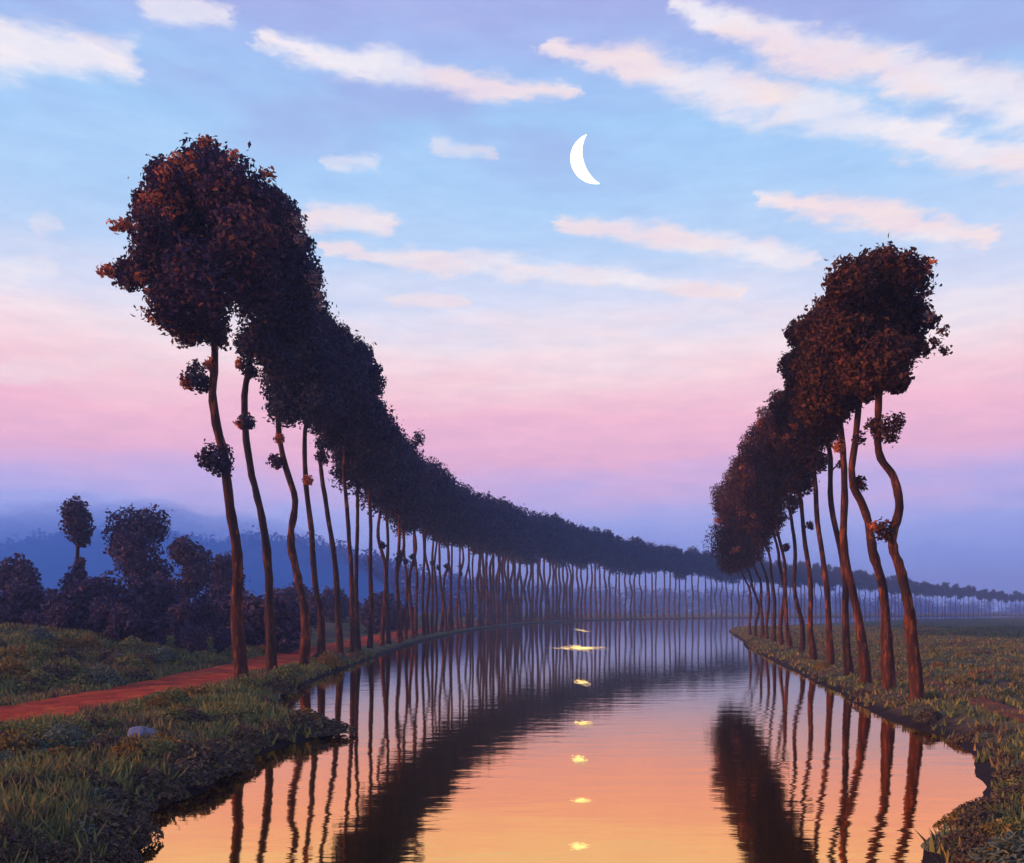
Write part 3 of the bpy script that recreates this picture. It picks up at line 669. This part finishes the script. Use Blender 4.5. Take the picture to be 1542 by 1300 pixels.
# ------------------------------------------------------------------ undergrowth: countable clumps, then grass
def clump_proto(mk, label, group, seed, w_=.55, h_=.48, n=900, size=.10):
    r = np.random.default_rng(seed)
    a = r.uniform(0, 6.28, n); q = np.sqrt(r.uniform(0, 1, n)) * w_; hz = h_ * (1 - (q / w_) ** 1.6) * r.uniform(.35, 1, n) + .03
    c = np.stack([q * np.cos(a), q * np.sin(a), hz], 1); d = np.stack([np.cos(a) * q / w_, np.sin(a) * q / w_, np.full(n, .7)], 1)
    v, f = leaves(c, d, size, .45, r); o = mesh_np('weed_clump', v, f, M[mk]); return tag(o, label, 'weed clump', group)
kinds = [('weed', 'olive leafy weed clump on the river bank', 'olive weed clumps on the banks', 3), ('weed_dark', 'dark leafy weed clump along the water edge', 'dark weed clumps on the banks', 3),
         ('weed_ochre', 'ochre yellow weed clump on the river bank', 'ochre weed clumps on the banks', 2), ('weed_grey', 'pale grey-green weed clump on the river bank', 'pale weed clumps on the banks', 2)]
protos = {k[0]: [clump_proto(k[0], k[1], k[2], 700 + 10 * j + q) for q in range(k[3])] for j, k in enumerate(kinds)}
done = set(); r = random.Random(99)
def put_clump(mk, X, Y, sc):
    if Y < 9 or river_sd(np.array([X]), np.array([Y]))[0] < .05: return
    p_ = protos[mk][r.randrange(len(protos[mk]))]; o = p_ if p_.name not in done else p_.copy()
    if p_.name in done: COL.objects.link(o)
    done.add(p_.name); o.location = (X, Y, gz(X, Y) - .05); o.rotation_euler = (0, 0, r.uniform(0, 6.28)); o.scale = (sc * r.uniform(.9, 1.5), sc, sc * r.uniform(.7, 1.1))
cnt = 0
for k in range(260):    # left bank between water and path, and beyond the path
    px_, py_ = r.uniform(-10, 500), r.uniform(945, 1310)
    X, Y = ground_at(px_, py_)
    if not (9 < Y < 60) or X > -4: continue
    if seg_dist(np.array([X]), np.array([Y]), PATH_L)[0] < 2.1: continue
    sdv = float(river_sd(np.array([X]), np.array([Y]))[0])
    mk = 'weed_dark' if sdv < .45 or r.random() < .08 else r.choice(['weed', 'weed', 'weed', 'weed_ochre', 'weed_ochre', 'weed_grey', 'weed_dark'])
    put_clump(mk, X, Y, r.uniform(.55, 1.15) * (.62 if Y < 17 else 1.0 if Y < 30 else 1.5))
for k in range(130):    # right bank
    px_, py_ = r.uniform(1130, 1550), r.uniform(955, 1310)
    X, Y = ground_at(px_, py_)
    if not (9 < Y < 70) or X < 4: continue
    if seg_dist(np.array([X]), np.array([Y]), PATH_R)[0] < .9: continue
    sdv = float(river_sd(np.array([X]), np.array([Y]))[0])
    put_clump('weed_dark' if sdv < .8 and r.random() < .6 else r.choice(['weed', 'weed', 'weed_ochre', 'weed_grey']), X, Y, r.uniform(.4, .85))
for (px_, py_) in [(200, 1242), (250, 1215), (305, 1190), (345, 1165), (392, 1142), (430, 1125), (470, 1108), (495, 1104), (180, 1275), (450, 1066), (475, 1088)]:
    X, Y = ground_at(px_ - 8, py_ - 6); put_clump('weed_dark', X - .25, Y + .1, r.uniform(.7, 1.1))

def grass(name, n, xr, yr, hgt, label, seed, mk='weed'):
    r = np.random.default_rng(seed); y = yr[0] + (yr[1] - yr[0]) * r.uniform(0, 1, n) ** 1.7; x = r.uniform(*xr, n)
    sd = river_sd(x, y); ok = (sd > .12) & (seg_dist(x, y, PATH_L) > 1.65 + .8 * fbm(x, y, 1.3)) & (seg_dist(x, y, PATH_R) > .1 + .9 * fbm(x, y, 1.1))
    x, y = x[ok], y[ok]; z = height(x, y); n = len(x); k = 4
    X = np.repeat(x, k) + r.normal(0, .07, n * k); Y = np.repeat(y, k) + r.normal(0, .07, n * k); Zz = np.repeat(z, k) - .03
    a = r.uniform(0, 6.28, n * k); hh = hgt * r.uniform(.5, 1.3, n * k) * (1 + .6 * fbm(X, Y, 3)); wd = .022 + .02 * r.random(n * k) + .0006 * Y
    ln = r.normal(0, .4, (n * k, 2)) * hh[:, None]
    b0 = np.stack([X - np.cos(a) * wd, Y - np.sin(a) * wd, Zz], 1); b1 = np.stack([X + np.cos(a) * wd, Y + np.sin(a) * wd, Zz], 1)
    tp = np.stack([X + ln[:, 0], Y + ln[:, 1], Zz + hh], 1)
    v = np.stack([b0, b1, tp], 1).reshape(-1, 3)
    tag(mesh_np(name, v, np.arange(len(v)).reshape(-1, 3), M[mk]), label, 'grass', kind='stuff')
grass('grass', 42000, (-36, -4.4), (9, 62), .24, 'rough olive and brown grass covering the left bank', 21)
grass('grass', 75000, (4.8, 95), (9, 150), .20, 'rough green and ochre meadow grass on the right bank', 22)

# stones on the left bank
def stone(px_, py_, wpx, seed, label):
    X, Y = ground_at(px_, py_); s = Y / F * wpx / 2; r = np.random.default_rng(seed)
    nu, nv = 14, 9; vs = []
    for i in range(nv + 1):
        th = math.pi * i / nv
        for j in range(nu):
            ph = 2 * math.pi * j / nu; d = np.array([math.sin(th) * math.cos(ph), math.sin(th) * math.sin(ph), math.cos(th)])
            q = 1 + .18 * math.sin(3 * d[0] + seed) + .14 * math.cos(4 * d[1] + 2 * d[2] + seed) + r.normal(0, .03)
            vs.append(d * q * np.array([s, s * .75, s * .42]))
    ii = np.arange(len(vs)).reshape(-1, nu); jj = np.roll(ii, -1, 1)
    f = np.stack([ii[:-1], ii[1:], jj[1:], jj[:-1]], -1).reshape(-1, 4)
    o = mesh_np('stone', np.array(vs), f, M['stone'], smooth=True); o.location = (X, Y, gz(X, Y) + s * .12); o.rotation_euler = (.12, .05, seed)
    tag(o, label, 'stone')
stone(212, 1112, 56, 1, 'flat blue-grey stone lying among the weeds of the near left bank')
stone(205, 945, 26, 2, 'small pale stone on the slope above the red path')

# ------------------------------------------------------------------ evening haze
def haze():
    x0, x1, y0, y1, z0, z1 = -900, 1000, -90, 1310, -2.6, 48
    v = np.array([(x, y, z) for z in (z0, z1) for y in (y0, y1) for x in (x0, x1)])
    f = np.array([(0, 2, 3, 1), (4, 5, 7, 6), (0, 1, 5, 4), (2, 6, 7, 3), (0, 4, 6, 2), (1, 3, 7, 5)])
    m, N, out = mat('haze_air'); p = N.node('ShaderNodeVolumePrincipled')
    p.inputs['Color'].default_value = (.30, .50, 1.0, 1); p.inputs['Density'].default_value = .0009; p.inputs['Anisotropy'].default_value = 0.0
    N.l.new(p.outputs[0], out.inputs['Volume'])
    tag(mesh_np('haze', v, f, m), 'thin blue evening haze over the river and fields', 'haze', kind='stuff')
haze()
